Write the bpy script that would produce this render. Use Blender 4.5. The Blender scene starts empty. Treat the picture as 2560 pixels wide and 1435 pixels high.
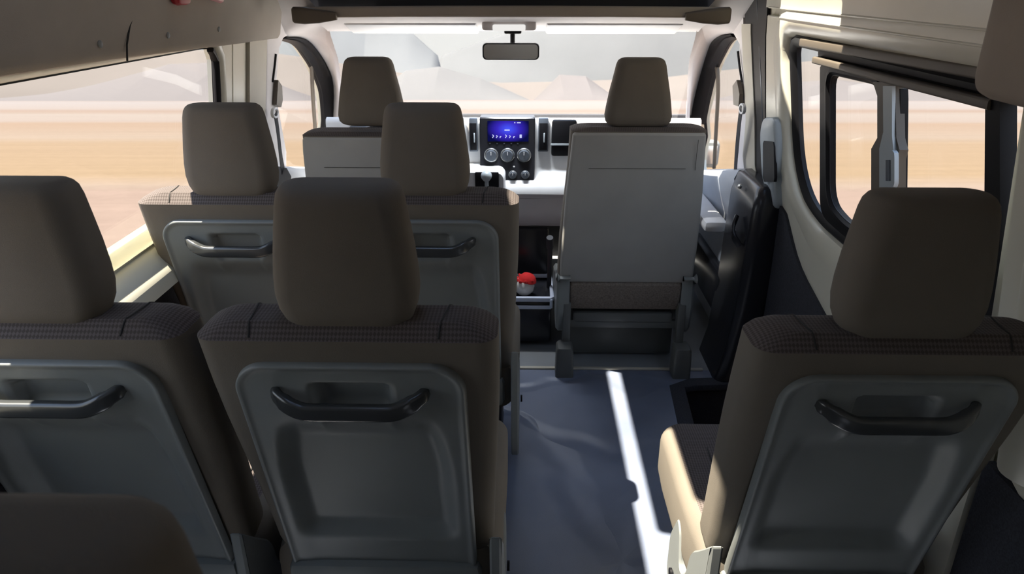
import bpy, bmesh, math, random
from mathutils import Vector, Matrix, noise
from mathutils.bvhtree import BVHTree
random.seed(4)
SC = bpy.context.scene
COL = SC.collection
PI = math.pi

# ------------------------------------------------------------------ camera
F = 1800.0
PIT = math.radians(22.96)
YAW = math.atan(40 / 1800 * math.cos(PIT))
CAM = Vector((0.06, 0.0, 1.45))
FW = Vector((-math.sin(YAW) * math.cos(PIT), math.cos(YAW) * math.cos(PIT), -math.sin(PIT)))
RT = Vector((math.cos(YAW), math.sin(YAW), 0))
UP = RT.cross(FW)
cd = bpy.data.cameras.new('camera'); cam = bpy.data.objects.new('camera', cd); COL.objects.link(cam)
cd.sensor_width = 36.0; cd.lens = F / 2560 * 36; cd.clip_start = 0.02; cd.clip_end = 20000
cam.matrix_world = Matrix(((RT.x, UP.x, -FW.x, CAM.x), (RT.y, UP.y, -FW.y, CAM.y), (RT.z, UP.z, -FW.z, CAM.z), (0, 0, 0, 1)))
SC.camera = cam
cd.dof.use_dof = True; cd.dof.focus_distance = 1.7; cd.dof.aperture_fstop = 8

def ray(x, y): return FW + RT * ((x - 1280) / F) + UP * ((717.5 - y) / F)
def at(x, y, X=None, Y=None, Z=None):          # a measured point of the photograph at a known plane
    d = ray(x, y)
    t = (X - CAM.x) / d.x if X is not None else (Y - CAM.y) / d.y if Y is not None else (Z - CAM.z) / d.z
    return CAM + d * t
def interp(v, xs, ys):
    if v <= xs[0]: return ys[0]
    for i in range(1, len(xs)):
        if v <= xs[i]:
            return ys[i - 1] + (ys[i] - ys[i - 1]) * (v - xs[i - 1]) / (xs[i] - xs[i - 1])
    return ys[-1]
WZ = [-1, .70, .8, 1.28, 1.4, 1.9]; WXV = [.982, .982, .95, .88, .87, .70]
def wx(z): return interp(z, WZ, WXV)            # inner half width of the body at height z
def aw(px, py, s, off=0):                       # (Y, Z) on the side wall
    d = ray(px, py); lo, hi = .1, 20
    for _ in range(50):
        m = (lo + hi) / 2; p = CAM + d * m
        if s * p.x - (wx(p.z) + off) > 0: hi = m
        else: lo = m
    p = CAM + d * m
    return (p.y, p.z)

# ------------------------------------------------------------------ materials
def nt(name):
    m = bpy.data.materials.new(name); m.use_nodes = True
    t = m.node_tree; t.nodes.clear()
    return m, t, t.nodes, t.links
def lin(c):
    return tuple(((v / 255) / 12.92 if v / 255 <= .04045 else ((v / 255 + .055) / 1.055) ** 2.4) for v in c) + (1,)
def mat(name, col, rough=.6, metal=0, bump=0, bscale=400, var=.06, vscale=6, spec=.5, detail=3):
    m, t, N, L = nt(name)
    o = N.new('ShaderNodeOutputMaterial'); b = N.new('ShaderNodeBsdfPrincipled')
    b.inputs['Roughness'].default_value = rough; b.inputs['Metallic'].default_value = metal
    b.inputs['Specular IOR Level'].default_value = spec
    tc = N.new('ShaderNodeTexCoord')
    n = N.new('ShaderNodeTexNoise'); n.inputs['Scale'].default_value = vscale; n.inputs['Detail'].default_value = detail
    L.new(tc.outputs['Object'], n.inputs['Vector'])
    r = N.new('ShaderNodeMapRange'); r.inputs['To Min'].default_value = 1 - var; r.inputs['To Max'].default_value = 1 + var
    r.inputs['From Min'].default_value = .3; r.inputs['From Max'].default_value = .7
    L.new(n.outputs['Fac'], r.inputs['Value'])
    mx = N.new('ShaderNodeVectorMath'); mx.operation = 'SCALE'; mx.inputs[0].default_value = col[:3]
    L.new(r.outputs['Result'], mx.inputs['Scale']); L.new(mx.outputs[0], b.inputs['Base Color'])
    if bump:
        n2 = N.new('ShaderNodeTexNoise'); n2.inputs['Scale'].default_value = bscale; n2.inputs['Detail'].default_value = 2
        L.new(tc.outputs['Object'], n2.inputs['Vector'])
        bp = N.new('ShaderNodeBump'); bp.inputs['Strength'].default_value = bump; bp.inputs['Distance'].default_value = .001
        L.new(n2.outputs['Fac'], bp.inputs['Height']); L.new(bp.outputs['Normal'], b.inputs['Normal'])
    L.new(b.outputs[0], o.inputs[0])
    return m
M = {}
M['fabric'] = mat('seat_fabric_plain', (.180, .158, .130), .95, bump=.5, bscale=900, spec=.2)
M['fabric_low'] = mat('seat_fabric_coarse', (.20, .17, .145), .95, bump=.9, bscale=500, var=.25, vscale=160, spec=.1)
M['plastic'] = mat('seat_plastic_grey', (.215, .228, .225), .42, bump=.25, bscale=1400, spec=.45)
M['handle'] = mat('dark_grey_plastic', (.045, .048, .05), .24, spec=.9)
M['base'] = mat('dark_seat_base', (.12, .125, .12), .45)
M['cream'] = mat('cream_paint', (.80, .78, .66), .28, spec=.5, var=.02)
M['trimcream'] = mat('beige_trim', (.52, .49, .41), .5, bump=.2)
M['liner'] = mat('headliner_grey', (.36, .32, .275), .85, bump=.4, bscale=700)
M['lilac'] = mat('pale_headliner', (.72, .69, .69), .8, bump=.2)
M['white'] = mat('white_plastic', (.84, .85, .87), .5)
M['dash'] = mat('dash_grey', (.84, .86, .88), .55, bump=.2, bscale=900)
M['black'] = mat('black_rubber', (.008, .008, .010), .5, spec=.2)
M['gloss'] = mat('black_plastic', (.02, .021, .026), .25)
M['navy'] = mat('dark_carpet', (.035, .038, .05), .95, bump=.8, bscale=700, var=.3, vscale=220)
M['dark'] = mat('dark_plastic', (.03, .032, .038), .6)
M['maroon'] = mat('maroon_step', (.10, .012, .012), .6)
M['brown'] = mat('bronze_rail', (.12, .10, .078), .5)
M['steel'] = mat('grey_metal', (.45, .51, .55), .4, metal=.1)
M['red'] = mat('red_plastic', (.35, .01, .02), .4)
M['brightred'] = mat('bright_red_plush', (.65, .02, .02), .9, bump=.8)
M['plush'] = mat('white_plush', (.8, .78, .75), .95, bump=.8)
M['chrome'] = mat('bright_metal', (.75, .75, .72), .2, metal=.9)
M['bluebutton'] = mat('blue_button', (.1, .15, .6), .3)
M['mirror'] = mat('mirror_glass', (.74, .71, .67), .2, metal=.75, var=.02)
M['frontfloor'] = mat('front_floor_grey', (.22, .235, .25), .6)
M['doorblue'] = mat('door_lining_grey', (.40, .43, .48), .5)
M['bluewhite'] = mat('pale_tray_plastic', (.66, .72, .86), .35)
M['seam'] = mat('dark_seam', (.03, .028, .026), .9)
M['belt'] = mat('belt_webbing', (.02, .022, .028), .8, bump=.5)
M['knob'] = mat('knob_grey', (.13, .15, .18), .3, metal=.3)

def fabric_pattern():
    m, t, N, L = nt('seat_fabric_pattern')
    o = N.new('ShaderNodeOutputMaterial'); b = N.new('ShaderNodeBsdfPrincipled'); b.inputs['Roughness'].default_value = .95
    b.inputs['Specular IOR Level'].default_value = .15
    tc = N.new('ShaderNodeTexCoord'); mp = N.new('ShaderNodeMapping'); mp.inputs['Rotation'].default_value = (0, 0, PI / 4); mp.inputs['Scale'].default_value = (1, 1, 0); mp.inputs['Location'].default_value = (0, 0, .5)
    L.new(tc.outputs['Object'], mp.inputs['Vector'])
    ck = N.new('ShaderNodeTexChecker'); ck.inputs['Scale'].default_value = 230
    ck.inputs['Color1'].default_value = (.082, .068, .063, 1); ck.inputs['Color2'].default_value = (.135, .115, .108, 1)
    L.new(mp.outputs[0], ck.inputs['Vector'])
    L.new(ck.outputs['Color'], b.inputs['Base Color'])
    bp = N.new('ShaderNodeBump'); bp.inputs['Strength'].default_value = .4; bp.inputs['Distance'].default_value = .001
    L.new(ck.outputs['Fac'], bp.inputs['Height']); L.new(bp.outputs[0], b.inputs['Normal'])
    L.new(b.outputs[0], o.inputs[0])
    return m
M['pattern'] = fabric_pattern()

def floor_vinyl():
    m, t, N, L = nt('floor_vinyl')
    o = N.new('ShaderNodeOutputMaterial'); b = N.new('ShaderNodeBsdfPrincipled'); b.inputs['Roughness'].default_value = .34
    b.inputs['Specular IOR Level'].default_value = .7
    tc = N.new('ShaderNodeTexCoord')
    n = N.new('ShaderNodeTexNoise'); n.inputs['Scale'].default_value = 900; n.inputs['Detail'].default_value = 1
    n1 = N.new('ShaderNodeTexNoise'); n1.inputs['Scale'].default_value = 3; n1.inputs['Detail'].default_value = 3
    L.new(tc.outputs['Object'], n.inputs['Vector']); L.new(tc.outputs['Object'], n1.inputs['Vector'])
    cr = N.new('ShaderNodeValToRGB'); cr.color_ramp.elements[0].position = .35; cr.color_ramp.elements[1].position = .7
    cr.color_ramp.elements[0].color = (.13, .155, .22, 1); cr.color_ramp.elements[1].color = (.24, .275, .37, 1)
    ad = N.new('ShaderNodeMath'); ad.operation = 'MULTIPLY_ADD'; ad.inputs[1].default_value = .5
    L.new(n.outputs['Fac'], ad.inputs[0])
    ad2 = N.new('ShaderNodeMath'); ad2.operation = 'MULTIPLY'; ad2.inputs[1].default_value = .5
    L.new(n1.outputs['Fac'], ad2.inputs[0]); L.new(ad2.outputs[0], ad.inputs[2])
    L.new(ad.outputs[0], cr.inputs[0]); L.new(cr.outputs[0], b.inputs['Base Color'])
    bp = N.new('ShaderNodeBump'); bp.inputs['Strength'].default_value = .25; bp.inputs['Distance'].default_value = .0015
    L.new(n.outputs['Fac'], bp.inputs['Height'])
    vo = N.new('ShaderNodeTexVoronoi'); vo.feature = 'DISTANCE_TO_EDGE'; vo.inputs['Scale'].default_value = 1.7
    mp = N.new('ShaderNodeMapping'); mp.inputs['Rotation'].default_value = (0, 0, .6); mp.inputs['Location'].default_value = (.35, .2, 0)
    L.new(tc.outputs['Object'], mp.inputs[0])
    nd = N.new('ShaderNodeTexNoise'); nd.inputs['Scale'].default_value = 2.2; L.new(mp.outputs[0], nd.inputs[0])
    va = N.new('ShaderNodeVectorMath'); va.operation = 'MULTIPLY_ADD'; va.inputs[1].default_value = (.35, .35, 0); L.new(nd.outputs['Color'], va.inputs[0]); L.new(mp.outputs[0], va.inputs[2]); L.new(va.outputs[0], vo.inputs['Vector'])
    vr = N.new('ShaderNodeMapRange'); vr.interpolation_type = 'SMOOTHSTEP'; vr.inputs['From Max'].default_value = .06; L.new(vo.outputs['Distance'], vr.inputs['Value'])
    b2 = N.new('ShaderNodeBump'); b2.inputs['Strength'].default_value = .55; b2.inputs['Distance'].default_value = .012
    L.new(vr.outputs[0], b2.inputs['Height']); L.new(bp.outputs[0], b2.inputs['Normal']); L.new(b2.outputs[0], b.inputs['Normal'])
    L.new(b.outputs[0], o.inputs[0])
    return m
M['floor'] = floor_vinyl()

def glass(name, tint, haze):
    m, t, N, L = nt(name)
    o = N.new('ShaderNodeOutputMaterial')
    tr = N.new('ShaderNodeBsdfTransparent'); tr.inputs[0].default_value = tint
    gl = N.new('ShaderNodeBsdfGlossy'); gl.inputs['Roughness'].default_value = .02
    lw_ = N.new('ShaderNodeLayerWeight'); lw_.inputs[0].default_value = .5
    pw = N.new('ShaderNodeMath'); pw.operation = 'POWER'; pw.inputs[1].default_value = 5; L.new(lw_.outputs['Facing'], pw.inputs[0])
    fr = N.new('ShaderNodeMath'); fr.operation = 'MULTIPLY_ADD'; fr.inputs[1].default_value = .16; fr.inputs[2].default_value = .008; L.new(pw.outputs[0], fr.inputs[0])
    mx = N.new('ShaderNodeMixShader'); L.new(fr.outputs[0], mx.inputs[0]); L.new(tr.outputs[0], mx.inputs[1]); L.new(gl.outputs[0], mx.inputs[2])
    last = mx
    if haze:
        df = N.new('ShaderNodeBsdfTranslucent'); df.inputs[0].default_value = (.9, .9, .9, 1)
        m2 = N.new('ShaderNodeMixShader')
        nz = N.new('ShaderNodeTexNoise'); nz.inputs['Scale'].default_value = 3
        tc = N.new('ShaderNodeTexCoord'); L.new(tc.outputs['Object'], nz.inputs['Vector'])
        mr = N.new('ShaderNodeMapRange'); mr.inputs['To Min'].default_value = haze * .8; mr.inputs['To Max'].default_value = haze * 1.2
        L.new(nz.outputs['Fac'], mr.inputs['Value']); L.new(mr.outputs[0], m2.inputs[0])
        L.new(mx.outputs[0], m2.inputs[1]); L.new(df.outputs[0], m2.inputs[2]); last = m2
    L.new(last.outputs[0], o.inputs[0])
    return m
M['glass'] = glass('window_glass', (.97, .98, .98, 1), 0)
M['wsglass'] = glass('windshield_glass', (.985, .985, .985, 1), 0)

def screen_mat():
    m, t, N, L = nt('display_screen')
    o = N.new('ShaderNodeOutputMaterial'); e = N.new('ShaderNodeEmission'); e.inputs['Strength'].default_value = 1.0
    tc = N.new('ShaderNodeTexCoord'); g = N.new('ShaderNodeTexGradient'); g.gradient_type = 'SPHERICAL'
    mp = N.new('ShaderNodeMapping'); mp.inputs['Scale'].default_value = (11, 1, 17); mp.inputs['Location'].default_value = (0, 0, -.15)
    L.new(tc.outputs['Object'], mp.inputs[0]); L.new(mp.outputs[0], g.inputs[0])
    cr = N.new('ShaderNodeValToRGB'); cr.color_ramp.elements[0].color = (.003, .004, .05, 1); cr.color_ramp.elements[1].color = (.06, .09, .9, 1)
    el = cr.color_ramp.elements.new(.5); el.color = (.035, .02, .45, 1)
    L.new(g.outputs[0], cr.inputs[0]); L.new(cr.outputs[0], e.inputs[0]); L.new(e.outputs[0], o.inputs[0])
    return m
M['screen'] = screen_mat()
def emis(name, col, s):
    m, t, N, L = nt(name)
    o = N.new('ShaderNodeOutputMaterial'); e = N.new('ShaderNodeEmission'); e.inputs[0].default_value = col; e.inputs[1].default_value = s
    L.new(e.outputs[0], o.inputs[0]); return m
M['lens_glow'] = emis('lamp_lens_added_glow', (1, .98, .95, 1), .75)  # glow added to the lens to go with the dashboard fill light
M['icon'] = emis('screen_icon', (.6, .65, 1, 1), .9)

# ------------------------------------------------------------------ mesh builder
class MB:
    def __init__(s): s.bm = bmesh.new(); s.mi = 0
    def face(s, vs):
        try:
            f = s.bm.faces.new(vs); f.material_index = s.mi; return f
        except ValueError: return None
    def loft(s, rings, cap=True, closed=True, midx=None):
        R = [[s.bm.verts.new(p) for p in r] for r in rings]
        n = len(R[0]); out = []
        for i in range(len(R) - 1):
            for j in range(n if closed else n - 1):
                k = (j + 1) % n
                f = s.face((R[i][j], R[i][k], R[i + 1][k], R[i + 1][j]))
                if f:
                    if midx: f.material_index = midx(i, j)
                    out.append(f)
        if cap:
            f = s.face(R[0][::-1]); g = s.face(R[-1])
            if midx:
                if f: f.material_index = midx(0, 0)
                if g: g.material_index = midx(len(R) - 2, 0)
        return R
    def box(s, c, size, bev=0, rot=None, seg=2):
        r = bmesh.ops.create_cube(s.bm, size=1)
        vs = r['verts']
        mt = Matrix.Translation(c) @ (rot.to_4x4() if rot else Matrix.Identity(4)) @ Matrix.Diagonal((*size, 1))
        bmesh.ops.transform(s.bm, matrix=mt, verts=vs)
        fs = {f for v in vs for f in v.link_faces}
        for f in fs: f.material_index = s.mi
        if bev:
            es = list({e for v in vs for e in v.link_edges})
            rr = bmesh.ops.bevel(s.bm, geom=es, offset=bev, segments=seg, profile=.5, affect='EDGES')
            for f in rr['faces']: f.material_index = s.mi
    def sweep(s, path, prof, up=Vector((0, 0, 1)), scales=None, closed=False):
        path = [Vector(p) for p in path]; rings = []
        for i, p in enumerate(path):
            if closed: t = path[(i + 1) % len(path)] - path[i - 1]
            else: t = path[min(i + 1, len(path) - 1)] - path[max(i - 1, 0)]
            t.normalize(); sd = t.cross(up).normalized(); u2 = sd.cross(t).normalized()
            k = scales[i] if scales else 1
            rings.append([p + sd * a * k + u2 * b * k for a, b in prof])
        if closed: rings.append(rings[0]); s.loft(rings, cap=False)
        else: s.loft(rings)
    def tube(s, path, r, n=10, up=Vector((0, 0, 1)), closed=False, scales=None):
        s.sweep(path, [(r * math.cos(2 * PI * i / n), r * math.sin(2 * PI * i / n)) for i in range(n)], up, scales, closed)
    def lathe(s, prof, c, axis, n=24):
        axis = Vector(axis).normalized(); a = axis.orthogonal().normalized(); b = axis.cross(a)
        s.loft([[Vector(c) + axis * h + (a * math.cos(2 * PI * i / n) + b * math.sin(2 * PI * i / n)) * r for i in range(n)] for r, h in prof])
    def prism(s, pts, f, d):                      # pts 2D, f maps (a,b,depth)->3D
        s.loft([[Vector(f(a, b, 0)) for a, b in pts], [Vector(f(a, b, d)) for a, b in pts]])
    def build(s, name, mats, parent=None, smooth=38, loc=None):
        bm = s.bm
        bmesh.ops.remove_doubles(bm, verts=bm.verts, dist=1e-5)
        bmesh.ops.recalc_face_normals(bm, faces=bm.faces)
        for f in bm.faces: f.smooth = True
        lim = math.radians(smooth)
        for e in bm.edges:
            if len(e.link_faces) == 2 and e.calc_face_angle(0) > lim: e.smooth = False
        me = bpy.data.meshes.new(name); bm.to_mesh(me); bm.free()
        if not isinstance(mats, (list, tuple)): mats = [mats]
        for m in mats: me.materials.append(m)
        o = bpy.data.objects.new(name, me); COL.objects.link(o)
        if parent: o.parent = parent
        if loc: o.location = loc
        return o
def tag(o, label=None, cat=None, group=None, kind=None):
    if label: o['label'] = label
    if cat: o['category'] = cat
    if group: o['group'] = group
    if kind: o['kind'] = kind
    return o
def empty(name, loc, label, cat, group=None, kind=None):
    o = bpy.data.objects.new(name, None); COL.objects.link(o); o.location = loc; o.empty_display_size = .1
    return tag(o, label, cat, group, kind)
def children(o): return [c for c in bpy.data.objects if c.parent == o]
def copy_tree(o, parent=None):
    c = o.copy(); COL.objects.link(c)
    if parent: c.parent = parent
    for ch in children(o): copy_tree(ch, c)
    return c
def rr(hw, hh, r, n=5, cx=0, cy=0):              # rounded rectangle outline
    r = min(r, hw * .999, hh * .999); P = []
    for sx, sy, a0 in ((1, 1, 0), (-1, 1, 90), (-1, -1, 180), (1, -1, 270)):
        for i in range(n + 1):
            a = math.radians(a0 + 90 * i / n)
            P.append((cx + sx * (hw - r) + r * math.cos(a), cy + sy * (hh - r) + r * math.sin(a)))
    return P
def rpoly(pts, rad, n=8):                         # polygon with rounded corners
    out = []; k = len(pts)
    for i in range(k):
        p = Vector(pts[i]); a = Vector(pts[i - 1]); b = Vector(pts[(i + 1) % k])
        r = rad[i] if isinstance(rad, (list, tuple)) else rad
        da = (a - p); db = (b - p); r = min(r, da.length * .49 if da.length else r, db.length * .49)
        p0 = p + da.normalized() * r; p1 = p + db.normalized() * r
        if r < 1e-4: out.append(tuple(p)); continue
        for j in range(n + 1):
            t = j / n; q = p0 * (1 - t) ** 2 + p * 2 * t * (1 - t) + p1 * t * t; out.append(tuple(q))
    return out
def area2(P): return sum(P[i - 1][0] * P[i][1] - P[i][0] * P[i - 1][1] for i in range(len(P))) / 2
def resample(P, n):
    L = [0]
    for i in range(len(P)): L.append(L[-1] + (Vector(P[(i + 1) % len(P)]) - Vector(P[i])).length)
    out = []; T = L[-1]; j = 0
    for i in range(n):
        t = T * i / n
        while L[j + 1] < t: j += 1
        f = (t - L[j]) / max(L[j + 1] - L[j], 1e-9)
        out.append(tuple(Vector(P[j]).lerp(Vector(P[(j + 1) % len(P)]), f)))
    return out
def offs(P, d):                                   # grow an outline by d
    n = len(P); sg = 1 if area2(P) > 0 else -1; out = []
    for i in range(n):
        t = (Vector(P[(i + 1) % n]) - Vector(P[i - 1])).normalized()
        out.append((P[i][0] + t.y * d * sg, P[i][1] - t.x * d * sg))
    return out
def catmull(P, k=6, closed=False):
    P = [Vector(p) for p in P]; n = len(P); out = []
    for i in range(n if closed else n - 1):
        g = (lambda j: P[j % n]) if closed else (lambda j: P[max(0, min(n - 1, j))])
        a, b, c, d = g(i - 1), g(i), g(i + 1), g(i + 2)
        for j in range(k):
            t = j / k
            out.append(.5 * ((2 * b) + (c - a) * t + (2 * a - 5 * b + 4 * c - d) * t * t + (3 * b - a - 3 * c + d) * t ** 3))
    if not closed: out.append(P[-1])
    return out

def slab(mb, s, outer, holes=(), off=0, th=.01, cuts=(.7, .8, 1.28, 1.4)):
    """a piece of side wall lying on the body profile: outer/holes are (Y,Z) outlines"""
    bm = bmesh.new()
    for L in [outer] + list(holes):
        vs = [bm.verts.new((0, y, z)) for y, z in L]
        for i in range(len(vs)): bm.edges.new((vs[i - 1], vs[i]))
    bmesh.ops.triangle_fill(bm, use_beauty=True, use_dissolve=False, edges=bm.edges[:], normal=(1, 0, 0))
    for z in cuts:
        bmesh.ops.bisect_plane(bm, geom=bm.verts[:] + bm.edges[:] + bm.faces[:], plane_co=(0, 0, z), plane_no=(0, 0, 1))
    bm.verts.ensure_lookup_table(); bm.verts.index_update()
    A = {}; B = {}
    for v in bm.verts:
        x = wx(v.co.z)
        A[v.index] = mb.bm.verts.new((s * (x + off), v.co.y, v.co.z)); B[v.index] = mb.bm.verts.new((s * (x + off + th), v.co.y, v.co.z))
    for f in bm.faces:
        ix = [v.index for v in f.verts]
        mb.face([A[i] for i in ix]); mb.face([B[i] for i in ix[::-1]])
    for e in bm.edges:
        if len(e.link_faces) == 1:
            a, b = e.verts[0].index, e.verts[1].index
            mb.face((A[a], A[b], B[b], B[a]))
    bm.free()
def reveal(mb, s, outline, prof, closed=True):
    """ring following an outline on the side wall; prof = [(grow, offset)]"""
    rings = []
    for g, o in prof:
        rings.append([Vector((s * (wx(z) + o), y, z)) for y, z in offs(outline, g)])
    # transpose so that the section is closed
    n = len(outline); R = [[rings[k][i] for k in range(len(prof))] for i in range(n)]; R.append(R[0])
    mb.loft(R, cap=False, closed=True)
def pane(name, s, outline, off, mat_, parent=None, th=.004):
    m = MB(); slab(m, s, outline, (), off, th); return m.build(name, mat_, parent)
def flatfill(mb, outer, holes, f, th):
    bm = bmesh.new()
    for L in [outer] + list(holes):
        vs = [bm.verts.new((a, b, 0)) for a, b in L]
        for i in range(len(vs)): bm.edges.new((vs[i - 1], vs[i]))
    bmesh.ops.triangle_fill(bm, use_beauty=True, use_dissolve=False, edges=bm.edges[:], normal=(0, 0, 1))
    bm.verts.index_update()
    A = {v.index: mb.bm.verts.new(f(v.co.x, v.co.y, 0)) for v in bm.verts}
    B = {v.index: mb.bm.verts.new(f(v.co.x, v.co.y, th)) for v in bm.verts}
    for fc in bm.faces:
        ix = [v.index for v in fc.verts]; mb.face([A[i] for i in ix]); mb.face([B[i] for i in ix[::-1]])
    for e in bm.edges:
        if len(e.link_faces) == 1:
            a, b = e.verts[0].index, e.verts[1].index; mb.face((A[a], A[b], B[b], B[a]))
    bm.free()

# ================================================================== SEATS
REC = .26
def y_r(z): return REC * (.93 - z)
def smooth(a, b, x):
    t = max(0, min(1, (x - a) / (b - a))); return t * t * (3 - 2 * t)

def backrest_mesh(hwf, ztop=.93, zbot=.34, th=.115, rise=.035, rec=REC, y0=0, notch=0):
    m = MB(); R = []
    def ins(r, d):                                # moulded panel sits in a recess of the foam
        k = 21; yb = r[k - 1][1]; w = .166
        return r[:k] + [(-w, yb), (-w + .006, yb + d), (w - .006, yb + d), (w, yb)] + r[k:]
    yr = lambda z: rec * (ztop - z) + y0
    Z = [zbot, zbot + .015, zbot + .05, .45, .55, .65, .75, .83, .848, .856, ztop - .02, ztop - .004, ztop]
    Z = sorted(set(round(z, 4) for z in Z if z <= ztop))
    for i, z in enumerate(Z):
        g = 0 if i > 1 else (.02, .006)[i]
        r = rr(hwf(z) - g, th / 2 - g * .6, .034, 6, 0, yr(z) + th / 2 + (.02 * smooth(.9, .5, z)) * .5)
        R.append([Vector((x, y, z)) for x, y in ins(r, notch if z < .85 else 0)])
    nb = len(Z)
    for dz, gi, gf in ((.012, .016, .006), (.022, .036, .012), (.030, .058, .024), (rise, .085, .036)):
        hw = hwf(ztop) - gi * .75; h = (th - gi * .45 - gf) / 2
        cy = y0 + gi * .35 + h + .004
        R.append([Vector((x, y, ztop + dz * rise / .035)) for x, y in ins(rr(hw, max(h, .01), .03, 6, 0, cy), 0)])
    n = len(R[0])
    def mi(i, j):
        if i >= nb - 1: return 1
        # front half of the ring -> patterned
        return 1 if (4 <= j <= 9) else 0
    m.loft(R, midx=mi)
    return m
def headrest_mesh(prof, th=.095, y0=0.012, lean=.0):
    """prof: [(z, half width, thickness factor)]"""
    m = MB(); R = []
    for z, hw, tf in prof:
        t = th * tf / 2
        pts = rr(hw, t, min(.034, t * .9), 6, 0, y0 + th / 2 + lean * (z - 1))
        R.append([Vector((x, y + .006 * (1 - (x / hw) ** 2) * (-1 if y < y0 + th / 2 else 1) * tf, z)) for x, y in pts])
    m.loft(R); return m
HR = [(.946, .060, .35), (.948, .078, .55), (.954, .092, .74), (.966, .103, .88), (.985, .110, .97), (1.01, .1135, 1), (1.04, .1125, 1), (1.08, .108, 1), (1.12, .1025, .97),
      (1.155, .0975, .94), (1.17, .0945, .88), (1.178, .0905, .78), (1.183, .084, .6), (1.185, .072, .4)]

PW = .190                                         # half width of the moulded back panel
ZP0, ZP1 = .30, .888
def panel_mesh():
    m = MB(); nu, nv = 64, 92
    zs = []
    for i in range(nv + 1):
        t = i / nv; zs.append(ZP1 - (ZP1 - ZP0) * (t ** 1.25))
    r = .058
    rows = []
    def h(x, z):
        o = .012
        ax = abs(x)
        # raised rolled rim
        edge = min(PW - ax, ZP1 - z)
        if ax > PW - r and z > ZP1 - r: edge = r - math.hypot(ax - (PW - r), z - (ZP1 - r))
        o += .005 * math.exp(-((edge - .006) / .005) ** 2)
        # lower pocket, deepening below the handle
        side = smooth(.165, .125, ax + .02 * smooth(.6, .8, z))
        o -= .030 * side * smooth(.775, .70, z) * (1 - .9 * smooth(.47, .42, z))
        # finger recess above and behind the handle
        o -= .030 * smooth(.068, .056, ax) * smooth(.850, .838, z) * smooth(.76, .80, z)
        # little tapering ribs below the handle
        for sx in (-.058, .058):
            w = .012 * smooth(.72, .80, z)
            if w > 0: o += .007 * math.exp(-((x - sx * (1 + (.8 - z) * .4)) / .007) ** 2) * smooth(.70, .76, z) * smooth(.83, .80, z)
        return o
    top = []
    for z in zs:
        d = ZP1 - z
        w = PW if d >= r else PW - r + math.sqrt(max(0, r * r - (r - d) ** 2))
        row = []
        for j in range(nu + 1):
            u = -1 + 2 * j / nu
            u = math.copysign(1 - (1 - abs(u)) ** 1.25, u)
            x = u * w
            e = 1 if (0 < j < nu and z < ZP1 - 1e-6) else 0
            dpt = h(x, z) if e else .0
            row.append(m.bm.verts.new((x, y_r(z) - dpt + .002, z)))
        rows.append(row)
    for i in range(nv):
        for j in range(nu):
            m.face((rows[i][j], rows[i][j + 1], rows[i + 1][j + 1], rows[i + 1][j]))
    # back side closes the shell
    b = [m.bm.verts.new((v.co.x, y_r(v.co.z) + .035, v.co.z)) for v in rows[-1]]
    return m
def handle_mesh():
    m = MB(); zc = .816
    P = [(-.128, -.004, zc + .016), (-.118, -.022, zc + .012), (-.098, -.036, zc + .002), (-.078, -.042, zc - .006), (-.06, -.044, zc - .008)]
    P = P + [(x, -.044, zc - .008) for x in (-.03, 0, .03)] + [(-x, y, z) for x, y, z in P[::-1]]
    P = [Vector((x, y_r(z) + y, z)) for x, y, z in P]
    prof = rr(.009, .0145, .006, 3)
    sc = [.55, .85, 1, 1, 1, 1, 1, 1, 1, 1, 1, .85, .55]
    m.sweep(catmull(P, 3), prof, scales=[sc[min(int(i / 3 + .5), 12)] for i in range(len(catmull(P, 3)))])
    return m

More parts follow.
